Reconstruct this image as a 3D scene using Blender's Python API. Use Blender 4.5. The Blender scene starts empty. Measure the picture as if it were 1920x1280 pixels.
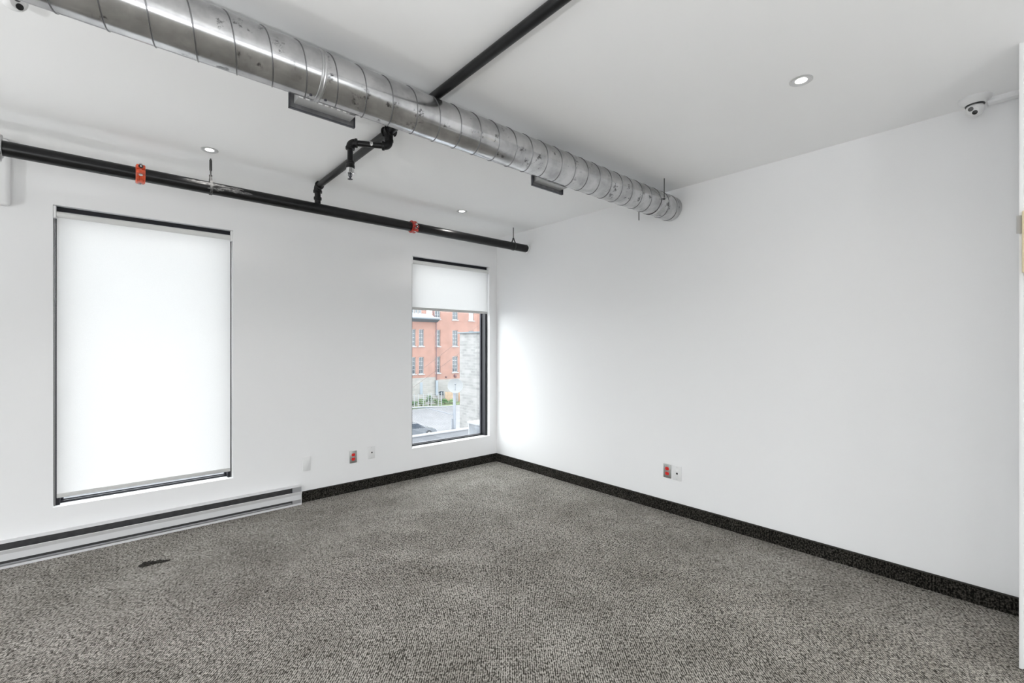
import bpy, bmesh, math, random
from mathutils import Vector, Matrix
random.seed(7)
PI = math.pi
SC = bpy.context.scene
COL = SC.collection

# ---------------------------------------------------------------- camera, world, light, exposure
F_PX, YAW, Y0 = 858.11, 0.719948, 648.72      # focal length in px (1920 wide), heading, horizon row
EYE = 1.40
cam_d = bpy.data.cameras.new('camera')
cam = bpy.data.objects.new('camera', cam_d)
COL.objects.link(cam)
cam.location = (0, 0, EYE)
cam.rotation_euler = (PI / 2, 0, -YAW)
cam_d.sensor_width = 36.0
cam_d.lens = F_PX / 1920 * 36.0
cam_d.shift_y = (Y0 - 640) / 1920
cam_d.clip_start = 0.02
cam_d.clip_end = 400
SC.camera = cam

world = bpy.data.worlds.new('overcast_sky')
SC.world = world
world.use_nodes = True
wn = world.node_tree.nodes
wl = world.node_tree.links
bg = wn['Background']
SKY_STRENGTH = 5.0
bg.inputs['Strength'].default_value = SKY_STRENGTH
bg.inputs['Color'].default_value = (0.965, 0.982, 1.0, 1)

SC.view_settings.view_transform = 'Standard'
SC.view_settings.look = 'None'
SC.view_settings.gamma = 1.0
SC.view_settings.use_curve_mapping = False
SC.view_settings.exposure = 0.48
SC.cycles.max_bounces = 16
SC.cycles.diffuse_bounces = 12
SC.cycles.glossy_bounces = 6
SC.cycles.transmission_bounces = 8
SC.cycles.transparent_max_bounces = 16
SC.cycles.sample_clamp_indirect = 8
SC.cycles.caustics_reflective = False
SC.cycles.caustics_refractive = False
SC.cycles.use_denoising = True
DOWNLIGHT_W = 6.0
FILL_UPLIGHT_W = 47.0  # power of the added fill lamps

# ---------------------------------------------------------------- room dimensions (metres)
XR, YW, ZC = 3.540, 4.325, 2.705
XL, YB = -4.60, -4.20
WT = 0.25                      # wall thickness
WB = 0.155                     # window wall thickness
W1 = (-0.290, 0.754, 0.320, 2.347)
W2 = (2.389, 3.434, 0.320, 2.353)
W3 = (-2.97, -1.926, 0.320, 2.347)   # unseen further window of the row, added for its daylight

# ---------------------------------------------------------------- helpers: materials
def mat(name, color, rough=0.6, metal=0.0, spec=0.5, noise=0.0, nscale=20.0, bump=0.0, bscale=200.0, coat=0.0):
    m = bpy.data.materials.new(name)
    m.use_nodes = True
    nt = m.node_tree
    b = nt.nodes['Principled BSDF']
    b.inputs['Base Color'].default_value = (*color, 1)
    b.inputs['Roughness'].default_value = rough
    b.inputs['Metallic'].default_value = metal
    b.inputs['Specular IOR Level'].default_value = spec
    if coat:
        b.inputs['Coat Weight'].default_value = coat
    if noise or bump:
        tc = nt.nodes.new('ShaderNodeTexCoord')
    if noise:
        n = nt.nodes.new('ShaderNodeTexNoise')
        n.inputs['Scale'].default_value = nscale
        n.inputs['Detail'].default_value = 5
        nt.links.new(tc.outputs['Object'], n.inputs['Vector'])
        r = nt.nodes.new('ShaderNodeValToRGB')
        r.color_ramp.elements[0].position = 0.3
        r.color_ramp.elements[1].position = 0.7
        r.color_ramp.elements[0].color = (*[c * (1 - noise) for c in color], 1)
        r.color_ramp.elements[1].color = (*[min(1, c * (1 + noise)) for c in color], 1)
        nt.links.new(n.outputs['Fac'], r.inputs['Fac'])
        nt.links.new(r.outputs['Color'], b.inputs['Base Color'])
    if bump:
        n2 = nt.nodes.new('ShaderNodeTexNoise')
        n2.inputs['Scale'].default_value = bscale
        n2.inputs['Detail'].default_value = 4
        nt.links.new(tc.outputs['Object'], n2.inputs['Vector'])
        bp = nt.nodes.new('ShaderNodeBump')
        bp.inputs['Strength'].default_value = bump
        bp.inputs['Distance'].default_value = 0.01
        nt.links.new(n2.outputs['Fac'], bp.inputs['Height'])
        nt.links.new(bp.outputs['Normal'], b.inputs['Normal'])
    return m

M = {}
M['wall'] = mat('white_wall_paint', (0.84, 0.84, 0.845), 0.75, bump=0.02, bscale=120)
M['ceiling'] = mat('white_ceiling_paint', (0.92, 0.92, 0.92), 0.85)
M['white'] = mat('white_enamel', (0.82, 0.82, 0.82), 0.4)
M['plate_white'] = mat('white_plastic', (0.76, 0.76, 0.76), 0.35)
M['heater_white'] = mat('heater_enamel', (0.66, 0.66, 0.67), 0.42)
M['heater_grey'] = mat('heater_grey_steel', (0.42, 0.42, 0.43), 0.45, metal=0.5)  # plain grey steel of the end box
M['heater_dark'] = mat('dark_heater_fins', (0.035, 0.035, 0.037), 0.6, noise=0.3, nscale=30)
M['black_pipe'] = mat('black_steel_pipe', (0.0055, 0.0055, 0.006), 0.32, spec=0.35, noise=0.5, nscale=14, bump=0.03, bscale=60)
M['black_fit'] = mat('black_iron_fitting', (0.006, 0.006, 0.0065), 0.45, spec=0.35, bump=0.1, bscale=150)
M['black_frame'] = mat('black_aluminium', (0.008, 0.008, 0.012), 0.4, spec=0.35)
M['dark_grey'] = mat('dark_grey_gasket', (0.05, 0.05, 0.062), 0.5, spec=0.35)
M['red'] = mat('red_orange_coupling', (0.62, 0.085, 0.03), 0.35, noise=0.35, nscale=60, coat=0.3)
M['deep_red'] = mat('deep_red_coupling', (0.45, 0.035, 0.022), 0.32, noise=0.35, nscale=60, coat=0.3)
M['outlet_red'] = mat('red_outlet_plastic', (0.72, 0.015, 0.012), 0.35)
M['slot_dark'] = mat('dark_slot', (0.06, 0.004, 0.004), 0.6)
M['steel_plate'] = mat('brushed_steel_plate', (0.42, 0.42, 0.41), 0.38, metal=0.85, noise=0.12, nscale=80)
M['chrome'] = mat('chrome', (0.80, 0.80, 0.80), 0.15, metal=1.0)
M['zinc'] = mat('zinc_steel', (0.55, 0.55, 0.55), 0.35, metal=0.9)
M['rod'] = mat('dark_threaded_rod', (0.05, 0.05, 0.05), 0.45, metal=0.5)
M['black'] = mat('black_plastic', (0.01, 0.01, 0.01), 0.3)
M['lens_grey'] = mat('grey_infrared_lens', (0.10, 0.10, 0.10), 0.3)
M['beige'] = mat('beige_plastic', (0.78, 0.66, 0.44), 0.45)
M['debris'] = mat('dark_debris', (0.022, 0.020, 0.016), 0.9, noise=0.5, nscale=150)

def emission(name, color, s):
    m = bpy.data.materials.new(name)
    m.use_nodes = True
    nt = m.node_tree
    nt.nodes.remove(nt.nodes['Principled BSDF'])
    e = nt.nodes.new('ShaderNodeEmission')
    e.inputs['Color'].default_value = (*color, 1)
    e.inputs['Strength'].default_value = s
    nt.links.new(e.outputs[0], nt.nodes['Material Output'].inputs['Surface'])
    return m
M['lamp'] = emission('lit_led_diffuser', (1, 0.98, 0.95), 12.0)

def glass_mat(name, tint, gloss=0.06):
    m = bpy.data.materials.new(name)
    m.use_nodes = True
    nt = m.node_tree
    nt.nodes.remove(nt.nodes['Principled BSDF'])
    t = nt.nodes.new('ShaderNodeBsdfTransparent')
    t.inputs['Color'].default_value = (*tint, 1)
    g = nt.nodes.new('ShaderNodeBsdfGlossy')
    g.inputs['Roughness'].default_value = 0.02
    mx = nt.nodes.new('ShaderNodeMixShader')
    mx.inputs[0].default_value = gloss
    nt.links.new(t.outputs[0], mx.inputs[1])
    nt.links.new(g.outputs[0], mx.inputs[2])
    nt.links.new(mx.outputs[0], nt.nodes['Material Output'].inputs['Surface'])
    return m
M['glass'] = glass_mat('window_glass', (0.95, 0.97, 0.97), 0.05)

def fabric_mat():
    m = bpy.data.materials.new('white_blind_fabric')
    m.use_nodes = True
    nt = m.node_tree
    nt.nodes.remove(nt.nodes['Principled BSDF'])
    d = nt.nodes.new('ShaderNodeBsdfDiffuse')
    t = nt.nodes.new('ShaderNodeBsdfTranslucent')
    tc = nt.nodes.new('ShaderNodeTexCoord')
    n = nt.nodes.new('ShaderNodeTexNoise')
    n.inputs['Scale'].default_value = 300
    r = nt.nodes.new('ShaderNodeValToRGB')
    r.color_ramp.elements[0].color = (0.86, 0.86, 0.86, 1)
    r.color_ramp.elements[1].color = (0.95, 0.95, 0.95, 1)
    nt.links.new(tc.outputs['Object'], n.inputs['Vector'])
    nt.links.new(n.outputs['Fac'], r.inputs['Fac'])
    nt.links.new(r.outputs['Color'], d.inputs['Color'])
    nt.links.new(r.outputs['Color'], t.inputs['Color'])
    mx = nt.nodes.new('ShaderNodeMixShader')
    mx.inputs[0].default_value = 0.37
    nt.links.new(d.outputs[0], mx.inputs[1])
    nt.links.new(t.outputs[0], mx.inputs[2])
    nt.links.new(mx.outputs[0], nt.nodes['Material Output'].inputs['Surface'])
    return m
M['blind'] = fabric_mat()
M['hem'] = mat('grey_hem_bar', (0.55, 0.55, 0.54), 0.5)
M['roller'] = mat('white_roller', (0.70, 0.70, 0.69), 0.5)

def carpet_mat(name, dark, light, wear=0.35, rows=0.22):
    """loop pile: rows of loops set diagonally to the walls, with a darker base between them"""
    m = bpy.data.materials.new(name)
    m.use_nodes = True
    nt = m.node_tree
    L = nt.links
    b = nt.nodes['Principled BSDF']
    b.inputs['Roughness'].default_value = 0.95
    b.inputs['Specular IOR Level'].default_value = 0.1
    tc = nt.nodes.new('ShaderNodeTexCoord')
    mp = nt.nodes.new('ShaderNodeMapping')
    mr = nt.nodes.new('ShaderNodeMapping')
    mr.inputs['Rotation'].default_value = (0, 0, math.radians(41))
    L.new(tc.outputs['Object'], mr.inputs['Vector'])
    mp.inputs['Scale'].default_value = (170, 74, 90)
    L.new(mr.outputs[0], mp.inputs['Vector'])
    v = nt.nodes.new('ShaderNodeTexVoronoi')
    v.inputs['Scale'].default_value = 1.0
    v.inputs['Randomness'].default_value = 0.75
    L.new(mp.outputs[0], v.inputs['Vector'])
    n1 = nt.nodes.new('ShaderNodeTexNoise')
    n1.inputs['Scale'].default_value = 1.0
    n1.inputs['Detail'].default_value = 3
    L.new(mp.outputs[0], n1.inputs['Vector'])
    mx = nt.nodes.new('ShaderNodeMath')
    mx.operation = 'SUBTRACT'
    L.new(n1.outputs['Fac'], mx.inputs[0])
    ms = nt.nodes.new('ShaderNodeMath')
    ms.operation = 'MULTIPLY'
    ms.inputs[1].default_value = 0.55
    L.new(v.outputs['Distance'], ms.inputs[0])
    L.new(ms.outputs[0], mx.inputs[1])
    wv = nt.nodes.new('ShaderNodeTexWave')           # the rows of loops
    wv.inputs['Scale'].default_value = 0.19
    wv.inputs['Distortion'].default_value = 1.6
    wv.inputs['Detail'].default_value = 1.0
    L.new(mp.outputs[0], wv.inputs['Vector'])
    wm = nt.nodes.new('ShaderNodeMath')
    wm.operation = 'MULTIPLY_ADD'
    wm.inputs[1].default_value = rows
    L.new(wv.outputs['Fac'], wm.inputs[0])
    L.new(mx.outputs[0], wm.inputs[2])
    mx = wm
    r = nt.nodes.new('ShaderNodeValToRGB')
    r.color_ramp.elements[0].position = 0.16
    r.color_ramp.elements[1].position = 0.50
    r.color_ramp.elements[0].color = (*dark, 1)
    r.color_ramp.elements[1].color = (*light, 1)
    L.new(mx.outputs[0], r.inputs['Fac'])
    n2 = nt.nodes.new('ShaderNodeTexNoise')          # soil and wear
    n2.inputs['Scale'].default_value = 2.2
    n2.inputs['Detail'].default_value = 6
    n2.inputs['Roughness'].default_value = 0.65
    L.new(tc.outputs['Object'], n2.inputs['Vector'])
    r2 = nt.nodes.new('ShaderNodeValToRGB')
    r2.color_ramp.elements[0].position = 0.33
    r2.color_ramp.elements[1].position = 0.6
    k = 1 - wear
    r2.color_ramp.elements[0].color = (k, k * 0.99, k * 0.97, 1)
    r2.color_ramp.elements[1].color = (1, 1, 1, 1)
    L.new(n2.outputs['Fac'], r2.inputs['Fac'])
    mm = nt.nodes.new('ShaderNodeMix')
    mm.data_type = 'RGBA'
    mm.blend_type = 'MULTIPLY'
    mm.inputs[0].default_value = 1.0
    L.new(r.outputs['Color'], mm.inputs[6])
    L.new(r2.outputs['Color'], mm.inputs[7])
    L.new(mm.outputs[2], b.inputs['Base Color'])
    bp = nt.nodes.new('ShaderNodeBump')
    bp.inputs['Strength'].default_value = 0.7
    bp.inputs['Distance'].default_value = 0.006
    L.new(mx.outputs[0], bp.inputs['Height'])
    L.new(bp.outputs['Normal'], b.inputs['Normal'])
    return m
M['carpet'] = carpet_mat('taupe_loop_carpet', (0.055, 0.050, 0.042), (0.57, 0.54, 0.495), 0.30)
M['carpet_base'] = carpet_mat('dark_carpet_base', (0.006, 0.0055, 0.0045), (0.075, 0.069, 0.060), 0.3, rows=0.06)
M['binding'] = mat('dark_binding_tape', (0.022, 0.020, 0.017), 0.8)

def duct_mat():
    m = bpy.data.materials.new('galvanised_duct_steel')
    m.use_nodes = True
    nt = m.node_tree
    L = nt.links
    b = nt.nodes['Principled BSDF']
    b.inputs['Metallic'].default_value = 0.95
    tc = nt.nodes.new('ShaderNodeTexCoord')
    mp = nt.nodes.new('ShaderNodeMapping')
    mp.inputs['Scale'].default_value = (2.5, 2.5, 2.5)
    L.new(tc.outputs['Object'], mp.inputs['Vector'])
    n = nt.nodes.new('ShaderNodeTexNoise')
    n.inputs['Scale'].default_value = 3.5
    n.inputs['Detail'].default_value = 8
    n.inputs['Roughness'].default_value = 0.6
    L.new(mp.outputs[0], n.inputs['Vector'])
    r = nt.nodes.new('ShaderNodeValToRGB')
    r.color_ramp.elements[0].position = 0.34
    r.color_ramp.elements[1].position = 0.60
    r.color_ramp.elements[0].color = (0.40, 0.40, 0.405, 1)
    r.color_ramp.elements[1].color = (0.60, 0.60, 0.605, 1)
    L.new(n.outputs['Fac'], r.inputs['Fac'])
    # dark scuffs
    n3 = nt.nodes.new('ShaderNodeTexNoise')
    n3.inputs['Scale'].default_value = 11
    n3.inputs['Detail'].default_value = 9
    n3.inputs['Roughness'].default_value = 0.72
    L.new(tc.outputs['Object'], n3.inputs['Vector'])
    r3 = nt.nodes.new('ShaderNodeValToRGB')
    r3.color_ramp.elements[0].position = 0.36
    r3.color_ramp.elements[1].position = 0.42
    r3.color_ramp.elements[0].color = (0.22, 0.22, 0.22, 1)
    r3.color_ramp.elements[1].color = (1, 1, 1, 1)
    L.new(n3.outputs['Fac'], r3.inputs['Fac'])
    mm = nt.nodes.new('ShaderNodeMix')
    mm.data_type = 'RGBA'
    mm.blend_type = 'MULTIPLY'
    mm.inputs[0].default_value = 1.0
    L.new(r.outputs['Color'], mm.inputs[6])
    L.new(r3.outputs['Color'], mm.inputs[7])
    L.new(mm.outputs[2], b.inputs['Base Color'])
    rr = nt.nodes.new('ShaderNodeMapRange')
    rr.inputs['To Min'].default_value = 0.24
    rr.inputs['To Max'].default_value = 0.14
    L.new(n.outputs['Fac'], rr.inputs['Value'])
    L.new(rr.outputs[0], b.inputs['Roughness'])
    return m
M['duct'] = duct_mat()
M['boot'] = mat('pale_boot_steel', (0.52, 0.52, 0.52), 0.5, metal=0.35)
M['seam'] = mat('folded_seam_steel', (0.20, 0.20, 0.205), 0.3, metal=0.9)
M['register'] = mat('dull_register_steel', (0.20, 0.20, 0.205), 0.45, metal=0.8, noise=0.25, nscale=25)
M['sheet'] = mat('plain_sheet_steel', (0.50, 0.50, 0.505), 0.35, metal=0.9, noise=0.2, nscale=14)

def brick_mat(name, c1, c2, mortar, bw, bh, off=0.5, mort=0.012, rot=(PI / 2, 0, 0)):
    c1, c2, mortar = [tuple(0.70 * x for x in c) for c in (c1, c2, mortar)]
    m = bpy.data.materials.new(name)
    m.use_nodes = True
    nt = m.node_tree
    L = nt.links
    b = nt.nodes['Principled BSDF']
    b.inputs['Roughness'].default_value = 0.9
    tc = nt.nodes.new('ShaderNodeTexCoord')
    mp = nt.nodes.new('ShaderNodeMapping')
    mp.inputs['Rotation'].default_value = rot
    L.new(tc.outputs['Object'], mp.inputs['Vector'])
    t = nt.nodes.new('ShaderNodeTexBrick')
    t.inputs['Scale'].default_value = 1.0
    t.inputs['Brick Width'].default_value = bw
    t.inputs['Row Height'].default_value = bh
    t.inputs['Mortar Size'].default_value = mort
    t.inputs['Color1'].default_value = (*c1, 1)
    t.inputs['Color2'].default_value = (*c2, 1)
    t.inputs['Mortar'].default_value = (*mortar, 1)
    L.new(mp.outputs[0], t.inputs['Vector'])
    n = nt.nodes.new('ShaderNodeTexNoise')
    n.inputs['Scale'].default_value = 1.3
    n.inputs['Detail'].default_value = 6
    L.new(tc.outputs['Object'], n.inputs['Vector'])
    r = nt.nodes.new('ShaderNodeValToRGB')
    r.color_ramp.elements[0].position = 0.3
    r.color_ramp.elements[1].position = 0.7
    r.color_ramp.elements[0].color = (0.80, 0.80, 0.80, 1)
    r.color_ramp.elements[1].color = (1, 1, 1, 1)
    L.new(n.outputs['Fac'], r.inputs['Fac'])
    mm = nt.nodes.new('ShaderNodeMix')
    mm.data_type = 'RGBA'
    mm.blend_type = 'MULTIPLY'
    mm.inputs[0].default_value = 1.0
    L.new(t.outputs['Color'], mm.inputs[6])
    L.new(r.outputs['Color'], mm.inputs[7])
    L.new(mm.outputs[2], b.inputs['Base Color'])
    bp = nt.nodes.new('ShaderNodeBump')
    bp.inputs['Strength'].default_value = 0.4
    bp.inputs['Distance'].default_value = 0.02
    L.new(t.outputs['Fac'], bp.inputs['Height'])
    bp.invert = True
    L.new(bp.outputs['Normal'], b.inputs['Normal'])
    return m
M['brick'] = brick_mat('orange_red_brick', (0.40, 0.205, 0.160), (0.36, 0.165, 0.125), (0.42, 0.30, 0.26), 0.23, 0.075)
M['limestone'] = brick_mat('rough_grey_limestone', (0.38, 0.37, 0.35), (0.31, 0.31, 0.30), (0.38, 0.37, 0.36), 0.62, 0.26, mort=0.03)
M['stone_side'] = brick_mat('pale_limestone_blocks', (0.36, 0.355, 0.35), (0.25, 0.25, 0.25), (0.36, 0.355, 0.35), 0.55, 0.20, mort=0.018, rot=(0, -PI / 2, -PI / 2))
EXT = 0.66      # outdoor albedo level
def outdoor_mat(name, color, *a, **k):
    return mat(name, tuple(c * EXT for c in color), *a, **k)
M['trim_white'] = outdoor_mat('white_window_trim', (0.42, 0.44, 0.46), 0.6)
M['pane'] = outdoor_mat('dark_window_pane', (0.06, 0.085, 0.11), 0.08, spec=0.8)
M['slate'] = outdoor_mat('slate_eave', (0.13, 0.17, 0.20), 0.5)
M['slate_light'] = outdoor_mat('pale_roof_metal', (0.36, 0.38, 0.43), 0.45)
M['down'] = outdoor_mat('dark_downspout', (0.13, 0.06, 0.07), 0.5)
M['down_grey'] = outdoor_mat('grey_downspout', (0.28, 0.33, 0.38), 0.5)
M['asphalt'] = outdoor_mat('pale_asphalt', (0.26, 0.265, 0.28), 0.9, noise=0.12, nscale=0.6)
M['roofing'] = outdoor_mat('white_roof_membrane', (0.29, 0.30, 0.325), 0.7, noise=0.08, nscale=1.5)
M['bounce_slab'] = outdoor_mat('white_bounce_slab', (0.85, 0.85, 0.84), 0.8, noise=0.05, nscale=1.0)
M['parapet'] = outdoor_mat('pale_parapet_metal', (0.34, 0.35, 0.37), 0.5)
M['galv'] = outdoor_mat('galvanised_fence_steel', (0.33, 0.36, 0.41), 0.4, metal=0.3)
M['wire'] = outdoor_mat('fence_wire', (0.12, 0.14, 0.18), 0.5, metal=0.3)
M['dish'] = outdoor_mat('pale_dish', (0.23, 0.24, 0.25), 0.5)
M['hvac'] = outdoor_mat('grey_unit_casing', (0.20, 0.215, 0.24), 0.5, noise=0.2, nscale=4)
M['hvac_top'] = outdoor_mat('white_unit_top', (0.42, 0.43, 0.45), 0.5)
M['leaf'] = outdoor_mat('green_foliage', (0.10, 0.22, 0.075), 0.8, noise=0.6, nscale=3)
M['leaf2'] = outdoor_mat('pale_green_foliage', (0.19, 0.30, 0.12), 0.8, noise=0.5, nscale=3)
M['bark'] = outdoor_mat('stem_bark', (0.12, 0.09, 0.06), 0.9)
M['wood'] = outdoor_mat('pale_orange_wood', (0.44, 0.32, 0.22), 0.7, noise=0.15, nscale=5)
M['wood2'] = outdoor_mat('orange_wood', (0.46, 0.27, 0.15), 0.7, noise=0.15, nscale=5)
M['car'] = outdoor_mat('silver_car_paint', (0.33, 0.36, 0.40), 0.25, metal=0.4, coat=0.5)
M['tyre'] = outdoor_mat('black_tyre', (0.012, 0.012, 0.012), 0.8)
M['car_glass'] = outdoor_mat('dark_car_glass', (0.03, 0.045, 0.07), 0.08, spec=0.8)
M['cable'] = outdoor_mat('grey_cable', (0.22, 0.17, 0.16), 0.6)
M['soil'] = outdoor_mat('grassy_soil', (0.16, 0.22, 0.10), 0.95, noise=0.5, nscale=2)

# ---------------------------------------------------------------- helpers: geometry
class MB:
    """collects shapes in one bmesh"""
    def __init__(s):
        s.bm = bmesh.new()
    def box(s, x0, x1, y0, y1, z0, z1, bev=0.0, seg=2):
        r = bmesh.ops.create_cube(s.bm, size=1.0)
        vs = r['verts']
        for v in vs:
            v.co = Vector((x0 + (v.co.x + .5) * (x1 - x0), y0 + (v.co.y + .5) * (y1 - y0), z0 + (v.co.z + .5) * (z1 - z0)))
        if bev:
            es = list({e for v in vs for e in v.link_edges})
            bmesh.ops.bevel(s.bm, geom=es, offset=bev, segments=seg, affect='EDGES', profile=0.5)
        return s
    def ring_sweep(s, rings, closed=False, cap=True):
        """rings: list of lists of points, same length each"""
        vv = [[s.bm.verts.new(p) for p in r] for r in rings]
        n = len(vv[0])
        rng = range(len(vv)) if closed else range(len(vv) - 1)
        for i in rng:
            a, b = vv[i], vv[(i + 1) % len(vv)]
            for k in range(n):
                s.bm.faces.new((a[k], a[(k + 1) % n], b[(k + 1) % n], b[k]))
        if cap and not closed:
            s.bm.faces.new(list(reversed(vv[0])))
            s.bm.faces.new(vv[-1])
        return s
    def tube(s, pts, r, n=16, cap=True, radii=None):
        pts = [Vector(p) for p in pts]
        rings = []
        up = None
        for i, p in enumerate(pts):
            t = (pts[min(i + 1, len(pts) - 1)] - pts[max(i - 1, 0)]).normalized()
            if up is None:
                up = Vector((0, 0, 1)) if abs(t.z) < 0.9 else Vector((1, 0, 0))
            a = t.cross(up)
            if a.length < 1e-6:
                a = t.orthogonal()
            a.normalize()
            b = a.cross(t).normalized()
            up = b
            rr = radii[i] if radii else r
            rings.append([p + (a * math.cos(2 * PI * k / n) + b * math.sin(2 * PI * k / n)) * rr for k in range(n)])
        return s.ring_sweep(rings, cap=cap)
    def lathe(s, prof, origin=(0, 0, 0), axis=(0, 0, 1), n=32, cap=True):
        """prof: list of (radius, height along axis)"""
        o = Vector(origin)
        ax = Vector(axis).normalized()
        a = ax.orthogonal().normalized()
        b = ax.cross(a).normalized()
        rings = [[o + ax * h + (a * math.cos(2 * PI * k / n) + b * math.sin(2 * PI * k / n)) * max(r, 1e-5) for k in range(n)] for r, h in prof]
        return s.ring_sweep(rings, cap=cap)
    def prism(s, poly, axis, a0, a1):
        """poly: 2D outline; axis 'x': poly=(y,z); 'y': (x,z); 'z': (x,y)"""
        def P(u, v, w):
            return {'x': (w, u, v), 'y': (u, w, v), 'z': (u, v, w)}[axis]
        return s.ring_sweep([[P(u, v, a0) for u, v in poly], [P(u, v, a1) for u, v in poly]])
    def quad(s, *pts):
        s.bm.faces.new([s.bm.verts.new(p) for p in pts])
        return s
    def build(s, name, m, parent=None, smooth=True, angle=35):
        bmesh.ops.recalc_face_normals(s.bm, faces=s.bm.faces[:])
        me = bpy.data.meshes.new(name)
        s.bm.to_mesh(me)
        s.bm.free()
        if smooth:
            me.shade_smooth()
            me.set_sharp_from_angle(angle=math.radians(angle))
        me.materials.append(m)
        o = bpy.data.objects.new(name, me)
        COL.objects.link(o)
        if parent:
            o.parent = parent
            o.matrix_parent_inverse = parent_world(parent).inverted()
        return o

def parent_world(o):
    m = Matrix.Translation(o.location) @ o.rotation_euler.to_matrix().to_4x4()
    while o.parent:
        m = parent_world(o.parent) @ o.matrix_parent_inverse @ m if False else m
        break
    return m

def struct(o, label=None, cat=None):
    o['kind'] = 'structure'
    if label:
        o['label'] = label
    if cat:
        o['category'] = cat
    return o

def thing(name, loc, label, cat, group=None):
    o = bpy.data.objects.new(name, None)
    COL.objects.link(o)
    o.location = loc
    o.empty_display_size = 0.05
    o['label'] = label
    o['category'] = cat
    if group:
        o['group'] = group
    return o

def tag(o, label, cat, group=None):
    o['label'] = label
    o['category'] = cat
    if group:
        o['group'] = group
    return o

def copy_tree(o, parent=None):
    c = o.copy()
    COL.objects.link(c)
    if parent:
        c.parent = parent
    for ch in list(o.children):
        copy_tree(ch, c)
    return c

def wall_holes(mb, u0, u1, v0, v1, d0, d1, holes, P):
    """wall slab with rectangular holes; P(u,v,d) -> point; real thickness with reveals"""
    us = sorted({u0, u1, *[h[0] for h in holes], *[h[1] for h in holes]})
    vs = sorted({v0, v1, *[h[2] for h in holes], *[h[3] for h in holes]})
    def hole(a, b):
        return any(h[0] <= a and b[0] <= h[1] and False for h in holes)
    cache = {}
    def V(u, v, d):
        k = (round(u, 5), round(v, 5), round(d, 5))
        if k not in cache:
            cache[k] = mb.bm.verts.new(P(u, v, d))
        return cache[k]
    def solid(i, j):
        if not (0 <= i < len(us) - 1 and 0 <= j < len(vs) - 1):
            return False
        cu, cv = (us[i] + us[i + 1]) / 2, (vs[j] + vs[j + 1]) / 2
        return not any(h[0] < cu < h[1] and h[2] < cv < h[3] for h in holes)
    for i in range(len(us) - 1):
        for j in range(len(vs) - 1):
            if not solid(i, j):
                continue
            a, b, c, d = us[i], us[i + 1], vs[j], vs[j + 1]
            mb.bm.faces.new((V(a, c, d0), V(b, c, d0), V(b, d, d0), V(a, d, d0)))
            mb.bm.faces.new((V(a, c, d1), V(b, c, d1), V(b, d, d1), V(a, d, d1)))
            for (p, q, di, dj) in (((a, c), (a, d), -1, 0), ((b, c), (b, d), 1, 0), ((a, c), (b, c), 0, -1), ((a, d), (b, d), 0, 1)):
                if not solid(i + di, j + dj):
                    mb.bm.faces.new((V(*p, d0), V(*q, d0), V(*q, d1), V(*p, d1)))
    return mb

# ---------------------------------------------------------------- the room shell
mb = MB()
mb.box(XL, XR, YB, YW, -0.12, -0.004)
def ripple(x, y):
    # slack carpet: soft ripples in the middle of the floor, flat along the walls
    e = min(1, max(0, min(XR - x, YW - y, x - XL, y - YB) / 0.7 - 0.25))
    u, v = x * .80 - y * .60, x * .60 + y * .80
    k = math.exp(-((x - 1.7) ** 2 + (y - 2.3) ** 2) / 2.4)
    w = math.sin(v * 15 + 1.7 * math.sin(u * 2.1)) * (0.5 + 0.5 * math.sin(u * 3.7 + v))
    w2 = math.sin(x * 7.1 + 2 * math.sin(y * 2.3)) * math.sin(y * 6.3 + 1.3)
    return e * (0.0032 * k * w + 0.0012 * w2)
NX, NY = 170, 180
gv = [[mb.bm.verts.new((XL + (XR - XL) * i / NX, YB + (YW - YB) * j / NY, ripple(XL + (XR - XL) * i / NX, YB + (YW - YB) * j / NY))) for j in range(NY + 1)] for i in range(NX + 1)]
for i in range(NX):
    for j in range(NY):
        mb.bm.faces.new((gv[i][j], gv[i + 1][j], gv[i + 1][j + 1], gv[i][j + 1]))
struct(mb.build('floor', M['carpet'], smooth=True))
mb = MB()
mb.box(XL - WT, XR + WT, YB - WT, YW + WT, ZC, ZC + 0.2)
struct(mb.build('ceiling', M['ceiling'], smooth=False))
mb = MB()
wall_holes(mb, XL - WT, XR + WT, -0.12, ZC, YW, YW + WB, [W1, W2, W3], lambda u, v, d: (u, d, v))
struct(mb.build('wall_back', M['wall'], smooth=False))
mb = MB()
mb.box(XR, XR + WT, YB - WT, YW, -0.12, ZC)
struct(mb.build('wall_right', M['wall'], smooth=False))
# unseen rest of the room; left and rear windows added to let in light
LW = [(-3.6, -1.8, 0.10, 1.8), (-0.9, 0.9, 0.10, 1.8), (1.8, 3.6, 0.10, 1.8)]
mb = MB()
wall_holes(mb, YB - WT, YW, -0.12, ZC, XL - WT, XL, LW, lambda u, v, d: (d, u, v))
struct(mb.build('wall_left', M['wall'], smooth=False))
RW = [(-4.0, -2.2, 0.10, 1.6), (-1.4, 0.4, 0.10, 1.6), (1.2, 3.0, 0.10, 1.6)]
mb = MB()
wall_holes(mb, XL, XR, -0.12, ZC, YB - WT, YB, RW, lambda u, v, d: (u, d, v))
struct(mb.build('wall_front', M['wall'], smooth=False))

# white wall end at the right edge of the picture
mb = MB()
mb.box(2.950, XR, -0.11, 0.042, 0.012, ZC, bev=0.004)
struct(mb.build('wall_partition', M['wall']))
mb = MB()
mb.box(2.944, 2.9505, 0.030, 0.0425, 0.012, ZC, bev=0.002)
struct(mb.build('trim_2', M['white']))

# boxed-out block high on the window wall, left edge of the picture
mb = MB()
mb.box(-1.60, -0.480, YW - 0.075, YW, 2.287, ZC, bev=0.022, seg=3)
struct(mb.build('trim_1', M['wall']))

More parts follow.
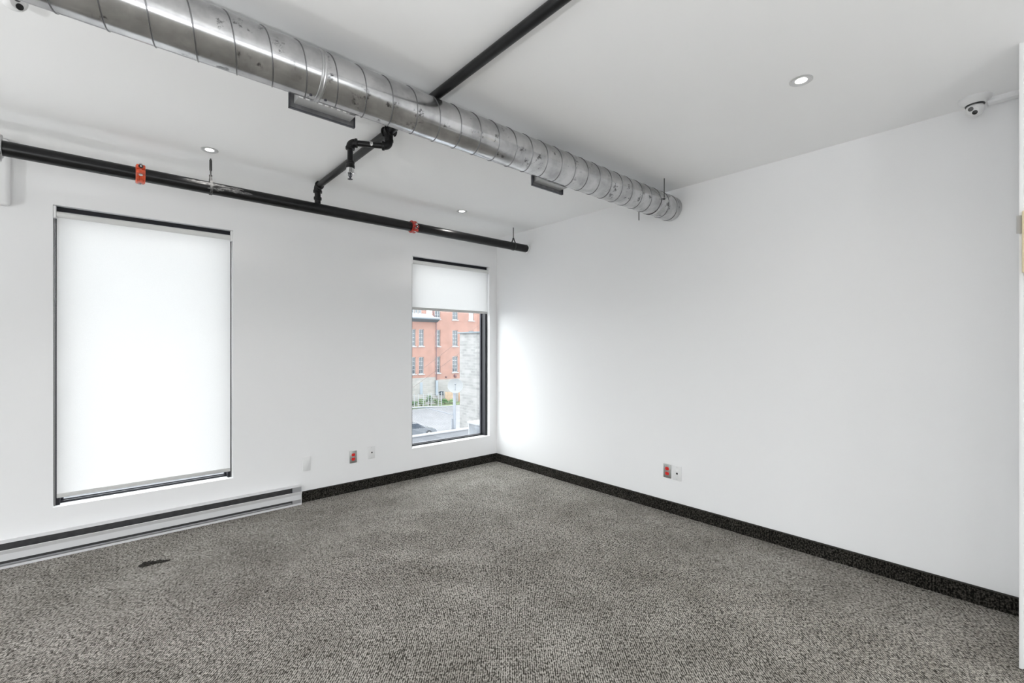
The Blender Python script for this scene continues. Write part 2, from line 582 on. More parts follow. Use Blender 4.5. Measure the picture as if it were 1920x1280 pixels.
# carpet baseboards with a dark binding along their top
def baseboard(name, x0, x1, y0, y1, h=0.097):
    mb = MB()
    mb.box(x0, x1, y0, y1, 0.0, h - 0.006)
    o = struct(mb.build(name, M['carpet_base'], smooth=False))
    mb = MB()
    e = 0.0015
    mb.box(x0 - e, x1 + (e if x1 < XR else 0), y0 - e, y1, h - 0.006, h + 0.001)
    b = mb.build('binding', M['binding'], o, smooth=False)
    return o
baseboard('baseboard_back', 1.272, XR, YW - 0.008, YW)
baseboard('baseboard_right', XR - 0.008, XR, 0.042, YW - 0.008)

# ---------------------------------------------------------------- windows
def make_window(name, w, fy=YW + 0.047):
    x0, x1, z0, z1 = w
    root = struct(thing(name, ((x0 + x1) / 2, fy, z0), '', ''))
    for k in ('label', 'category'):
        del root[k]
    t = 0.030
    mb = MB()
    mb.box(x0, x0 + t, fy, YW + WB, z0, z1)
    mb.box(x1 - t, x1, fy, YW + WB, z0, z1)
    mb.box(x0 + t, x1 - t, fy, YW + WB, z1 - t, z1)
    mb.box(x0 + t, x1 - t, fy + .050, YW + WB, z0, z0 + .014)
    fr = mb.build('frame', M['black_frame'], root, smooth=False)
    mb = MB()
    t2 = 0.044
    wall_holes(mb, x0 + t, x1 - t, z0 + .014, z1 - t, fy + 0.075, fy + 0.095, [(x0 + t2, x1 - t2, z0 + .020, z1 - t2)], lambda u, v, d: (u, d, v))
    mb.build('glazing_bead', M['dark_grey'], root, smooth=False)
    mb = MB()
    mb.box(x0 + t, x1 - t, fy + 0.082, fy + 0.088, z0 + .014, z1 - t)
    mb.build('pane', M['glass'], root, smooth=False)
    return root
make_window('window_1', W1)
make_window('window_2', W2)
make_window('window_3', W3)
def added_window(name, w, fixed, axis):
    a0, a1, z0, z1 = w
    P = (lambda u, v, d: (d, u, v)) if axis == 'x' else (lambda u, v, d: (u, d, v))
    c = P((a0 + a1) / 2, z0, fixed)
    root = thing(name, c, '', '')
    root['kind'] = 'structure'
    for k in ('label', 'category'):
        del root[k]
    mb = MB()
    am = (a0 + a1) / 2
    wall_holes(mb, a0, a1, z0, z1, fixed - 0.04, fixed + 0.04, [(a0 + .05, am - .025, z0 + .05, z1 - .05), (am + .025, a1 - .05, z0 + .05, z1 - .05)], P)
    mb.build('frame', M['black_frame'], root, smooth=False)
    mb = MB()
    for (p, q) in ((a0 + .05, am - .025), (am + .025, a1 - .05)):
        mb.quad(P(p, z0 + .05, fixed), P(q, z0 + .05, fixed), P(q, z1 - .05, fixed), P(p, z1 - .05, fixed))
    mb.build('pane', M['glass'], root, smooth=False)
for i, w in enumerate(LW):  # added windows out of view, there for the daylight they admit
    added_window('window_%d' % (4 + i), w, XL - 0.12, 'x')
for i, w in enumerate(RW):
    added_window('window_%d' % (7 + i), w, YB - 0.12, 'y')

# roller blinds
def make_blind(w, zb, label, chain=True):
    x0, x1, z0, z1 = w
    ya = YW + 0.022
    root = thing('roller_blind', ((x0 + x1) / 2, ya, z1), label, 'blind', None)
    g = 0.016
    mb = MB()
    mb.tube([(x0 + g, ya, z1 - 0.058), (x1 - g, ya, z1 - 0.058)], 0.020, n=24)
    mb.build('roller_tube', M['roller'], root)
    mb = MB()       # fabric falls from the room side of the tube
    fy = ya + 0.004
    mb.box(x0 + g, x1 - g, fy - 0.0004, fy + 0.0004, zb + 0.012, z1 - 0.062)
    mb.build('fabric', M['blind'], root, smooth=False)
    mb = MB()
    mb.box(x0 + g, x1 - g, fy - 0.006, fy + 0.006, zb - 0.012, zb + 0.016, bev=0.003)
    mb.build('hem_bar', M['hem'], root)
    for xa, xb in ((x0 + 0.001, x0 + g - 0.001), (x1 - g + 0.001, x1 - 0.001)):
        mb = MB()
        mb.box(xa, xb, YW + 0.001, ya + 0.021, z1 - 0.085, z1 - 0.004, bev=0.003)
        mb.build('bracket', M['white'], root)
    return root
b1 = make_blind(W1, 0.386, 'white roller blind pulled fully down over the large left window')
b2 = make_blind(W2, 1.800, 'white roller blind pulled only a third down, in the window near the corner')
# slim grey side wire of the fully drawn blind
for xx in (W1[0] + 0.007, W1[1] - 0.007):
    mb = MB()
    mb.tube([(xx, YW + 0.03, 0.322), (xx, YW + 0.03, W1[3] - 0.08)], 0.0018, n=8)
    mb.build('guide_wire', M['zinc'], b1)

# ---------------------------------------------------------------- electric baseboard heater
hx0, hx1, hd = -2.6, 1.270, 0.060
heater = thing('baseboard_heater', (0, YW, 0), 'long white electric baseboard heater along the floor under the large window', 'heater')
yf = YW - hd
mb = MB()      # back pan, top and bottom pan
mb.prism([(YW - .001, 0.0), (YW - .001, 0.166), (yf, 0.163), (yf, 0.160), (YW - .006, 0.163), (YW - .006, 0.006), (yf + .006, 0.006), (yf + .006, 0.016), (yf + .004, 0.016), (yf + .004, 0.0)], 'x', hx0, hx1)
mb.build('casing', M['heater_white'], heater, angle=20)
mb = MB()      # front panel with its sloping upper lip
mb.prism([(yf, 0.050), (yf, 0.092), (yf - .014, 0.119), (yf - .012, 0.122), (yf - .009, 0.120), (yf + .003, 0.092), (yf + .003, 0.050)], 'x', hx0, hx1)
mb.build('front_panel', M['heater_white'], heater, angle=20)
mb = MB()
mb.box(hx0, hx1 - 0.075, yf + .018, YW - .007, 0.028, 0.156)
mb.build('heating_element', M['heater_dark'], heater, smooth=False)
mb = MB()      # end box behind the slots
mb.box(hx1 - 0.073, hx1 - 0.002, yf + .013, YW - .007, 0.007, 0.156)
mb.build('junction_box', M['heater_grey'], heater, smooth=False)
mb = MB()
mb.prism([(YW - .001, 0.0), (YW - .001, 0.166), (yf, 0.162), (yf, 0.120), (yf, 0.050), (yf + .004, 0.0)], 'x', hx1 - 0.002, hx1)
mb.build('end_cap', M['heater_white'], heater, smooth=False)

# ---------------------------------------------------------------- wall plates
def plate_frame(wall, u, z):
    """returns P(a, h, d): a along the wall to the right as seen, h up, d out of the wall"""
    if wall == 'back':
        return lambda a, h, d: (u + a, YW - d, z + h)
    return lambda a, h, d: (XR - d, u - a, z + h)

def pbox(mb, P, a0, a1, h0, h1, d0, d1, bev=0.0):
    p, q = Vector(P(a0, h0, d0)), Vector(P(a1, h1, d1))
    mb.box(min(p.x, q.x), max(p.x, q.x), min(p.y, q.y), max(p.y, q.y), min(p.z, q.z), max(p.z, q.z), bev=bev)

def axis_of(P):
    return (Vector(P(0, 0, 1)) - Vector(P(0, 0, 0))).normalized()

def red_outlet(wall, u, z, label):
    P = plate_frame(wall, u, z)
    root = thing('power_outlet', P(0, 0, 0), label, 'outlet')
    mb = MB()
    pbox(mb, P, -.035, .035, -.0575, .0575, 0.0, .006, bev=.0025)
    mb.build('cover_plate', M['steel_plate'], root)
    for hz in (-.0205, .0205):
        mb = MB()
        pts = []
        for k in range(24):
            a = 2 * PI * k / 24
            pts.append((.0172 * math.cos(a), max(-.0135, min(.0135, .0172 * math.sin(a)))))
        r0 = [P(a, hz + h, .005) for a, h in pts]
        r1 = [P(a, hz + h, .0085) for a, h in pts]
        r2 = [P(a * .93, hz + h * .93, .0095) for a, h in pts]
        mb.ring_sweep([r0, r1, r2])
        rec = mb.build('receptacle', M['outlet_red'], root)
        for aa in (-.006, .006):
            mb = MB()
            pbox(mb, P, aa - .001, aa + .001, hz + .0005, hz + .0085, .009, .0097)
            mb.build('slot', M['slot_dark'], rec, smooth=False)
        mb = MB()
        mb.lathe([(.0024, .009), (.0024, .0097)], P(0, hz - .006, 0), axis_of(P), n=10)
        mb.build('ground_hole', M['slot_dark'], rec)
    mb = MB()
    mb.lathe([(.003, .0055), (.003, .007), (.0018, .0075)], P(0, 0, 0), axis_of(P), n=12)
    mb.build('screw', M['zinc'], root)
    return root

def data_plate(wall, u, z, label, notch):
    P = plate_frame(wall, u, z)
    root = thing('data_outlet', P(0, 0, 0), label, 'outlet')
    mb = MB()
    pbox(mb, P, -.037, .037, -.060, .060, 0.0, .007, bev=.003)
    mb.build('cover_plate', M['plate_white'], root)
    mb = MB()
    pbox(mb, P, -.016, .016, -.033, .033, .0065, .0085, bev=.0008)
    mb.build('insert', M['plate_white'], root)
    if notch:
        mb = MB()
        pbox(mb, P, -.0075, .0075, -.009, .005, .008, .0092)
        mb.build('jack_opening', M['black'], root, smooth=False)
        mb = MB()
        pbox(mb, P, -.008, .008, .016, .026, .008, .0105, bev=.001)
        mb.build('blank_tab', M['white'], root)
    else:
        mb = MB()
        mb.lathe([(.0075, .008), (.0075, .0092)], P(.003, 0, 0), axis_of(P), n=20)
        mb.build('jack_opening', M['black'], root)
    for h in (-.048, .048):
        mb = MB()
        mb.lathe([(.003, .0065), (.003, .0078), (.0018, .0082)], P(0, h, 0), axis_of(P), n=12)
        mb.build('screw', M['zinc'], root)
    return root

P = plate_frame('back', 1.327, 0.340)
root = thing('blank_wall_plate', P(0, 0, 0), 'plain white rectangular wall plate just above the right end of the heater', 'wall plate')
mb = MB()
pbox(mb, P, -.035, .035, -.062, .062, 0, .007, bev=.003)
mb.build('cover_plate', M['plate_white'], root)
mb = MB()
pbox(mb, P, -.0165, .0165, -.0335, .0335, .0065, .0090, bev=.001)
mb.build('paddle', M['plate_white'], root)
red_outlet('back', 1.7565, 0.334, 'steel plate with two red sockets on the window wall, between two white plates')
data_plate('back', 1.940, 0.349, 'white wall plate with one black round hole, left of the corner window', False)
red_outlet('right', 2.043, 0.346, 'steel plate with two red sockets on the blank right wall')
data_plate('right', 1.952, 0.345, 'white data plate with a square jack, on the right wall beside the red sockets', True)

# ---------------------------------------------------------------- spiral duct
DY, DZ, DR = 2.0095, 2.5488, 0.0993
DX0 = -3.9
duct = thing('spiral_duct', (XR, DY, DZ), 'large round galvanised spiral air duct running under the ceiling into the right wall', 'duct')
mb = MB()
mb.tube([(DX0 + (XR - 0.001 - DX0) * i / 40, DY, DZ) for i in range(41)], DR, n=72)
mb.build('duct_tube', M['duct'], duct, angle=60)
# raised spiral lock seam: one ridge winding round the tube
PITCH, XREF = 0.1252, 1.111
def helix_ridge(mb, x_start, x_end, r, hw=0.0030, hh=0.0026, step=48):
    n = int((x_end - x_start) / PITCH * step)
    rings = []
    prof = [(-hw, -.0006), (-hw * .45, hh), (hw * .45, hh), (hw, -.0006)]
    for i in range(n + 1):
        x = x_start + PITCH * i / step
        # angle measured from straight down, turning through the camera side (-y) upward while x falls
        th = -2 * PI * (x - XREF) / PITCH
        ring = []
        for dx, dr in prof:
            rr = r + dr
            ring.append((x + dx, DY - rr * math.sin(th + 0.12), DZ - rr * math.cos(th + 0.12)))
        rings.append(ring)
    mb.ring_sweep(rings)
mb = MB()
helix_ridge(mb, DX0 + 0.02, XR - 0.02, DR)
mb.build('spiral_seam', M['seam'], duct, angle=20)
# slip coupling with two screws
mb = MB()
mb.lathe([(DR, -.012), (DR + .004, -.010), (DR + .0045, -.004), (DR + .002, 0), (DR + .0045, .004), (DR + .004, .010), (DR, .012)], (0.660, DY, DZ), (1, 0, 0), n=72, cap=False)
coup = mb.build('coupling_band', M['sheet'], duct)
for dx in (-.03, .03):
    a = math.radians(8)
    dv = Vector((0, -math.sin(a), -math.cos(a)))
    mb = MB()
    mb.lathe([(.006, -.001), (.006, .002), (.003, .004)], Vector((0.660 + dx, DY, DZ)) + dv * DR, dv, n=12)
    mb.build('screw', M['dark_grey'], coup)
# side registers on the window side of the duct
def register(x0, x1):
    z0, z1 = 2.4345, 2.634
    ya, yb = DY + 0.122, DY + 0.128
    mb = MB()
    wall_holes(mb, x0, x1, z0, z1, ya, yb, [(x0 + .022, x1 - .022, z0 + .026, z1 - .026)], lambda u, v, d: (u, d, v))
    fr = mb.build('register', M['register'], duct, smooth=False)
    mb = MB()       # boot panels between the frame and the round tube
    xa, xb, za, zb = x0 + .022, x1 - .022, z0 + .026, z1 - .026
    yt = DY + 0.055
    for pts in (((xa, ya, za), (xb, ya, za), (xb, yt, za), (xa, yt, za)),
                ((xa, ya, zb), (xb, ya, zb), (xb, yt, zb), (xa, yt, zb))):
        mb.quad(*pts)
    for x in (xa, xb):
        mb.quad((x, ya, za), (x, ya, zb), (x, yt, zb), (x, yt, za))
    mb.build('boot', M['boot'], fr, smooth=False)
    for k in range(9):
        x = xa + (xb - xa) * (k + .5) / 9
        mb = MB()
        mb.box(x - .0008, x + .0008, ya - .02, yb, za, zb)
        mb.build('blade', M['sheet'], fr, smooth=False)
    mb = MB()       # rolled lip on the back of the frame's lower edge
    mb.box(x0, x1, ya - .010, ya, z0, z0 + .003)
    mb.box(x0, x0 + .003, ya - .010, ya, z0, z1)
    mb.box(x1 - .003, x1, ya - .010, ya, z0, z1)
    mb.build('rolled_lip', M['dark_grey'], fr, smooth=False)
register(0.580, 0.872)
register(2.037, 2.326)
# strap hanger with two rods, close to the right wall
hang = thing('duct_hanger', (3.25, DY, ZC), 'metal strap with two thin rods holding up the duct near the right wall', 'hanger')
mb = MB()
rings = []
for k in range(37):
    a = PI * (k / 36) * 1.0 - PI / 2
    for_r = []
    for dx, dr in ((-.013, .0028), (.013, .0028), (.013, .0045), (-.013, .0045)):
        rr = DR + dr
        for_r.append((3.238 + dx, DY + rr * math.sin(a), DZ - rr * math.cos(a)))
    rings.append(for_r)
mb.ring_sweep(rings)
mb.build('strap', M['sheet'], hang)
for sy, zlow in ((-1, 2.545), (1, 2.425)):
    yy = DY + sy * (DR + 0.014)
    mb = MB()
    mb.box(3.225, 3.251, min(yy - sy * .014, yy + sy * .012), max(yy - sy * .014, yy + sy * .012), DZ - .0015, DZ + .0015)
    mb.build('tab', M['sheet'], hang, smooth=False)
    mb = MB()
    mb.tube([(3.238, yy, zlow), (3.238, yy, ZC)], 0.0032, n=10)
    rod = mb.build('rod', M['rod'], hang)
    mb = MB()
    mb.lathe([(.0085, -.009), (.0085, -.002)], (3.238, yy, DZ), (0, 0, 1), n=6)
    mb.build('nut', M['rod'], rod, smooth=False)

# ---------------------------------------------------------------- main sprinkler pipe, parallel to the window wall
PY, PZ, PR = 3.780, 2.500, 0.0420
pipe = thing('sprinkler_main_pipe', (0, PY, PZ), 'thick black steel pipe hanging along the window wall above both windows', 'pipe')
mb = MB()
mb.tube([(-3.2, PY, PZ), (XR - 0.015, PY, PZ)], PR, n=40)
mb.build('pipe_run', M['black_pipe'], pipe)
mb = MB()
mb.lathe([(PR, 0), (PR + .007, .004), (PR + .008, .012)], (XR - 0.0135, PY, PZ), (1, 0, 0), n=36)
mb.build('wall_collar', M['chrome'], pipe)
# plaster smear over the pipe beside the first hanger
def smear(x0, x1, a0, a1, seed):
    rnd = random.Random(seed)
    mb = MB()
    n = 14
    top, bot = [], []
    for i in range(n + 1):
        t = i / n
        w = math.sin(PI * min(1, max(0, t))) ** 0.6
        am = (a0 + a1) / 2 + rnd.uniform(-.08, .08)
        hw = max(0.01, (a1 - a0) / 2 * w * rnd.uniform(.5, 1.1))
        x = x0 + (x1 - x0) * t
        r = PR + .0008
        top.append((x, PY - r * math.cos(am + hw), PZ + r * math.sin(am + hw)))
        bot.append((x, PY - r * math.cos(am - hw), PZ + r * math.sin(am - hw)))
    mid = [((Vector(a) + Vector(b)) / 2) for a, b in zip(top, bot)]
    mid = [Vector((m.x, PY + (m.y - PY) * (PR + .002) / math.hypot(m.y - PY, m.z - PZ), PZ + (m.z - PZ) * (PR + .002) / math.hypot(m.y - PY, m.z - PZ))) for m in mid]
    for i in range(n):
        mb.quad(top[i], top[i + 1], mid[i + 1], mid[i])
        mb.quad(mid[i], mid[i + 1], bot[i + 1], bot[i])
    return mb
M['dust'] = mat('plaster_dust', (0.085, 0.085, 0.085), 0.85, noise=0.7, nscale=60)
for x0, x1, a0, a1, sd in ((0.36, 0.66, .15, .75, 1), (0.56, 0.78, -.35, .30, 2), (0.50, 0.60, -.6, -.1, 3), (0.64, 0.72, .3, .7, 5)):
    smear(x0, x1, a0, a1, sd).build('plaster_smear', M['dust'], pipe)

def coupling(x, m, name='grooved_coupling', turn=0.0):
    hw = 0.024
    rot = Matrix.Translation((x, PY, PZ)) @ Matrix.Rotation(turn, 4, 'X') @ Matrix.Translation((-x, -PY, -PZ))
    def fin(mb):
        bmesh.ops.transform(mb.bm, matrix=rot, verts=mb.bm.verts[:])
        return mb
    mb = MB()
    mb.lathe([(PR - .002, -hw), (PR + .011, -hw), (PR + .014, -hw + .004), (PR + .014, -.010), (PR + .009, -.006), (PR + .009, .006), (PR + .014, .010), (PR + .014, hw - .004), (PR + .011, hw), (PR - .002, hw)], (x, PY, PZ), (1, 0, 0), n=40, cap=False)
    c = fin(mb).build(name, m, pipe)
    for sy in (-1, 1):
        yy = PY + sy * (PR + .020)
        for z0, z1 in ((.004, .030), (-.030, -.004)):
            mb = MB()
            mb.box(x - hw + .001, x + hw - .001, yy - .016, yy + .013, PZ + z0, PZ + z1, bev=.006)
            fin(mb).build('bolt_lug', m, c)
        mb = MB()
        mb.tube([(x, yy, PZ - .038), (x, yy, PZ + .044)], .0055, n=12)
        b = fin(mb).build('bolt', M['zinc'], c)
        mb = MB()
        mb.lathe([(.0105, .030), (.0105, .039)], (x, yy, PZ), (0, 0, 1), n=6)
        fin(mb).build('nut', M['zinc'], c)
        mb = MB()
        mb.lathe([(.010, -.036), (.010, -.030)], (x, yy, PZ), (0, 0, 1), n=12)
        fin(mb).build('bolt_head', M['zinc'], c)
    yl = PY - (PR + .036)
    mb = MB()
    mb.lathe([(.0125, -.001), (.0125, .0012)], (x, yl, PZ + .016), (0, -1, 0), n=20)
    fin(mb).build('bolt_recess_shade', M['black'], c)  # black disc laid on the lug for the shade of a recess
    mb = MB()
    mb.lathe([(.0052, .001), (.0052, .004), (.003, .005)], (x, yl, PZ + .016), (0, -1, 0), n=12)
    fin(mb).build('bolt_end', M['chrome'], c)
    return c
coupling(0.143, M['red'], turn=math.radians(-12))['label'] = 'orange-red coupling clamp on the pipe above the large window'
coupling(2.097, M['deep_red'], turn=math.radians(20))['label'] = 'dark red coupling clamp on the pipe left of the corner window'
coupling(-0.475, M['zinc'], turn=math.radians(60))['label'] = 'grey metal coupling at the left edge of the photo'

def pipe_hanger(x, label, sleeve):
    h = thing('pipe_hanger', (x, PY, ZC), label, 'hanger')
    top = PZ + PR + 0.048
    pts = []
    for k in range(33):     # pear-shaped band round the pipe
        a = -PI / 2 + 2 * PI * k / 32
        y, z = math.cos(a) * (PR + .002), math.sin(a) * (PR + .002)
        if z > PR * .55:
            f = (z - PR * .55) / (PR * .45 + .002)
            z = z + f * f * .040
            y *= (1 - .35 * f)
        pts.append((y, z))
    rings = []
    for i, (y, z) in enumerate(pts):
        v = Vector((0, y, z))
        nrm = v.normalized()
        rings.append([(x + dx, PY + y + nrm.y * d, PZ + z + nrm.z * d) for dx, d in ((-.008, 0), (.008, 0), (.008, .0028), (-.008, .0028))])
    mb = MB()
    mb.ring_sweep(rings[:-1], closed=True)
    mb.build('band', M['rod'] if not sleeve else M['dust'], h)
    mb = MB()
    mb.lathe([(.007, top - .016), (.010, top - .012), (.010, top), (.0055, top + .004)], (x, PY, 0), (0, 0, 1), n=12)
    mb.build('swivel_nut', M['rod'], h)
    mb = MB()
    mb.tube([(x, PY, top - .01), (x, PY, ZC)], .0048, n=12)
    rod = mb.build('rod', M['rod'], h)
    if sleeve:
        mb = MB()
        mb.lathe([(.006, ZC - .085), (.0085, ZC - .080), (.0085, ZC - .012), (.006, ZC - .008)], (x, PY, 0), (0, 0, 1), n=8)
        mb.build('rod_sleeve', M['rod'], rod)
    return h
pipe_hanger(0.524, 'pipe hanger with a thick rod sleeve, holding the black pipe above the large window', True)
pipe_hanger(3.335, 'thin pipe hanger with a pear-shaped ring at the corner end of the black pipe', False)

# ---------------------------------------------------------------- branch pipe with the sprinkler drop
BX, BZ, BR = 1.246, 2.6765, 0.0238
branch = thing('sprinkler_branch_pipe', (BX, PY, PZ), 'black branch pipe crossing under the ceiling, over the duct, with an elbowed sprinkler drop', 'pipe')
mb = MB()
mb.tube([(BX, -3.6, BZ), (BX, PY - .035, BZ)], BR, n=28)
mb.build('pipe_run', M['black_pipe'], branch)
def elbow(mb, p, d1, d2, r, leg):
    """bent fitting at p joining directions d1 and d2 (pointing away from the corner), with collars"""
    p, d1, d2 = Vector(p), Vector(d1).normalized(), Vector(d2).normalized()
    pts = [p + d1 * leg]
    for k in range(9):
        t = k / 8
        a = p + d1 * leg * .75
        b = p + d2 * leg * .75
        pts.append(a * (1 - t) ** 2 + p * 2 * t * (1 - t) + b * t * t)
    pts.append(p + d2 * leg)
    mb.tube(pts, r, n=20)
    for d in (d1, d2):
        mb.lathe([(r, leg * .62), (r * 1.16, leg * .66), (r * 1.16, leg * .98), (r, leg * 1.02)], p, d, n=20)
mb = MB()
elbow(mb, (BX, PY, BZ), (0, -1, 0), (0, 0, -1), 0.0290, 0.050)
mb.build('elbow', M['black_fit'], branch)
mb = MB()       # riser nipple from the main pipe
mb.tube([(BX, PY, PZ + PR - .004), (BX, PY, BZ - .045)], 0.0225, n=20)
mb.lathe([(.0225, 0), (.030, .002), (.030, .020), (.0225, .022)], (BX, PY, PZ + PR + .028), (0, 0, 1), n=20)
mb.build('riser', M['black_fit'], branch)
# strap tee that carries the drop
TY = 2.532
HZ = 0.0095
mb = MB()
mb.lathe([(BR, -.030), (BR + .007, -.028), (BR + .007, .028), (BR, .030)], (BX, TY, BZ), (0, 1, 0), n=24, cap=False)
mb.tube([(BX, TY, BZ), (BX, TY, BZ - .046)], .024, n=18)
mb.build('tee_saddle', M['black_fit'], branch)
for k, yy in enumerate((TY - .024, TY + .024)):
    mb = MB()       # hooked U-bolt over the pipe
    pts = [(BX + (BR + .012) * math.cos(a), yy, BZ + (BR + .012) * math.sin(a)) for a in [PI * (-0.28 + 1.56 * i / 18) for i in range(19)]]
    mb.tube(pts, .0052, n=8)
    mb.build('u_bolt', M['black_fit'], branch)
DB = Vector((BX, TY, 2.5885))
DC = Vector((1.052, 2.633, 2.5885))
dd = (DC - DB).normalized()
mb = MB()
elbow(mb, DB, (0, 0, 1), dd, 0.0225, 0.040)
mb.build('elbow', M['black_fit'], branch)
mb = MB()
mb.tube([DB + dd * .03, DC - dd * .03], 0.0170, n=20)
arm = mb.build('drop_arm', M['black_pipe'], branch)
# torn white sticker scrap on the arm, with dark strokes
a0 = DB + dd * .090
side = Vector((-dd.y, dd.x, 0))
if side.y > 0:
    side = -side
M['sticker'] = mat('white_sticker', (0.75, 0.75, 0.75), 0.5)
def onarm(u, ang, r=0.0174):
    return a0 + dd * u + (side * math.cos(ang) + Vector((0, 0, 1)) * math.sin(ang)) * r
mb = MB()
prev = None
for i in range(9):
    t = i / 8
    ang = .75 - 1.5 * t
    u0, u1 = 0.0 + .002 * math.sin(7 * t), .020 - .006 * t + .002 * math.cos(9 * t)
    cur = (onarm(u0 + .004 * t, ang), onarm(u1, ang))
    if prev:
        mb.quad(prev[0], prev[1], cur[1], cur[0])
    prev = cur
mb.build('sticker', M['sticker'], arm)
for (ua, aa, ub, ab) in ((.005, .40, .015, .44), (.015, .44, .014, .10), (.014, .10, .006, .05), (.006, .05, .005, .40), (.011, .05, .016, -.45)):
    mb = MB()
    mb.tube([onarm(ua + (ub - ua) * i / 4, aa + (ab - aa) * i / 4, .0176) for i in range(5)], .0010, n=6)
    mb.build('ink_stroke', M['black'], arm)
mb = MB()
elbow(mb, DC, -dd, (0, 0, -1), 0.0225, 0.040)
mb.build('elbow', M['black_fit'], branch)
mb = MB()
mb.tube([DC + Vector((0, 0, -.03)), (DC.x, DC.y, 2.4645)], 0.0160, n=20)
mb.build('drop_pipe', M['black_pipe'], branch)
mb = MB()
mb.lathe([(.016, 2.470), (.024, 2.466), (.0255, 2.458), (.022, 2.452), (.0255, 2.446), (.0255, 2.432), (.018, 2.426)], (DC.x, DC.y, HZ), (0, 0, 1), n=20)
mb.build('reducer', M['black_fit'], branch)
mb = MB()
mb.lathe([(.020, 2.430), (.0215, 2.428), (.0215, 2.402), (.033, 2.398), (.034, 2.395), (.020, 2.399), (.0195, 2.404)], (DC.x, DC.y, HZ), (0, 0, 1), n=28)
head = mb.build('sprinkler_head', M['chrome'], branch)
mb = MB()
mb.tube([(DC.x, DC.y, 2.405 + HZ), (DC.x, DC.y, 2.366 + HZ)], .0045, n=12)
for sx in (-1, 1):
    mb.tube([(DC.x + sx * .011, DC.y, 2.402 + HZ), (DC.x + sx * .010, DC.y, 2.385 + HZ), (DC.x, DC.y, 2.370 + HZ)], .0022, n=8)
mb.build('frame_arm', M['dark_grey'], head)
mb = MB()
n = 12
ring0, ring1 = [], []
for k in range(2 * n):
    a = PI * k / n
    rr = .015 if k % 2 == 0 else .0105
    ring0.append((DC.x + rr * math.cos(a), DC.y + rr * math.sin(a), 2.366 + HZ))
    ring1.append((DC.x + rr * math.cos(a), DC.y + rr * math.sin(a), 2.3645 + HZ))
mb.ring_sweep([ring0, ring1])
mb.build('deflector', M['dark_grey'], head, smooth=False)

# ---------------------------------------------------------------- downlights
def downlight(x, y, label, on=DOWNLIGHT_W):
    d = thing('downlight', (x, y, ZC), label, 'light')
    mb = MB()
    mb.lathe([(.050, 0), (.050, -.003), (.046, -.0055), (.040, -.0050), (.026, -.0018), (.0255, 0)], (x, y, ZC), (0, 0, 1), n=40, cap=False)
    mb.build('trim_ring', M['steel_trim'], d)
    mb = MB()
    mb.lathe([(.0255, -.0004), (.0255, -.0014), (.012, -.0026)], (x, y, ZC), (0, 0, 1), n=32)
    mb.build('diffuser', M['lamp'], d)
    ld = bpy.data.lights.new('led', 'SPOT')
    ld.energy = on
    ld.spot_size = math.radians(150)
    ld.spot_blend = 0.8
    ld.shadow_soft_size = 0.03
    ld.color = (1, 0.97, 0.93)
    lo = bpy.data.objects.new('led_source', ld)
    COL.objects.link(lo)
    lo.parent = d
    lo.location = (0, 0, -0.012)
    return d
M['steel_trim'] = mat('satin_trim_ring', (0.62, 0.62, 0.62), 0.3, metal=0.6)
downlight(2.551, 0.754, 'round recessed downlight alone on the ceiling right of the duct')
downlight(0.495, 3.615, 'round recessed downlight above the large window, left of the sprinkler branch')
downlight(2.556, 3.650, 'small round recessed downlight above the corner window')

# added floor-standing fill uplights, unseen, brightening the ceiling from behind and left
def uplight(x, y, label, k=1.0):
    t = thing('fill_lamp', (x, y, 0), label, 'lamp')
    mb = MB()
    mb.lathe([(.15, 0), (.15, .015), (.02, .03)], (x, y, 0), (0, 0, 1), n=28)
    mb.build('base', M['black_frame'], t)
    mb = MB()
    mb.tube([(x, y, .02), (x, y, 1.0)], .014, n=12)
    mb.build('pole', M['black_frame'], t)
    mb = MB()
    mb.lathe([(.02, .98), (.16, 1.06), (.20, 1.14), (.195, 1.14), (.155, 1.07), (.02, .995)], (x, y, 0), (0, 0, 1), n=32, cap=False)
    mb.build('bowl', M['black_frame'], t)
    ld = bpy.data.lights.new('fill_disk', 'AREA')
    ld.shape = 'DISK'
    ld.size = 0.26
    ld.energy = FILL_UPLIGHT_W * k
    ld.color = (0.97, 0.985, 1.0)
    lo = bpy.data.objects.new('fill_source', ld)
    COL.objects.link(lo)
    lo.parent = t
    lo.location = (0, 0, 1.10)
    lo.rotation_euler = (PI, 0, 0)
uplight(-1.2, -0.1, 'added black fill uplight, unseen, left of the camera')
uplight(-2.6, 2.3, 'added black fill uplight, unseen, out to the left', 0.65)
uplight(0.4, -2.6, 'added black fill uplight, unseen, near the rear wall')

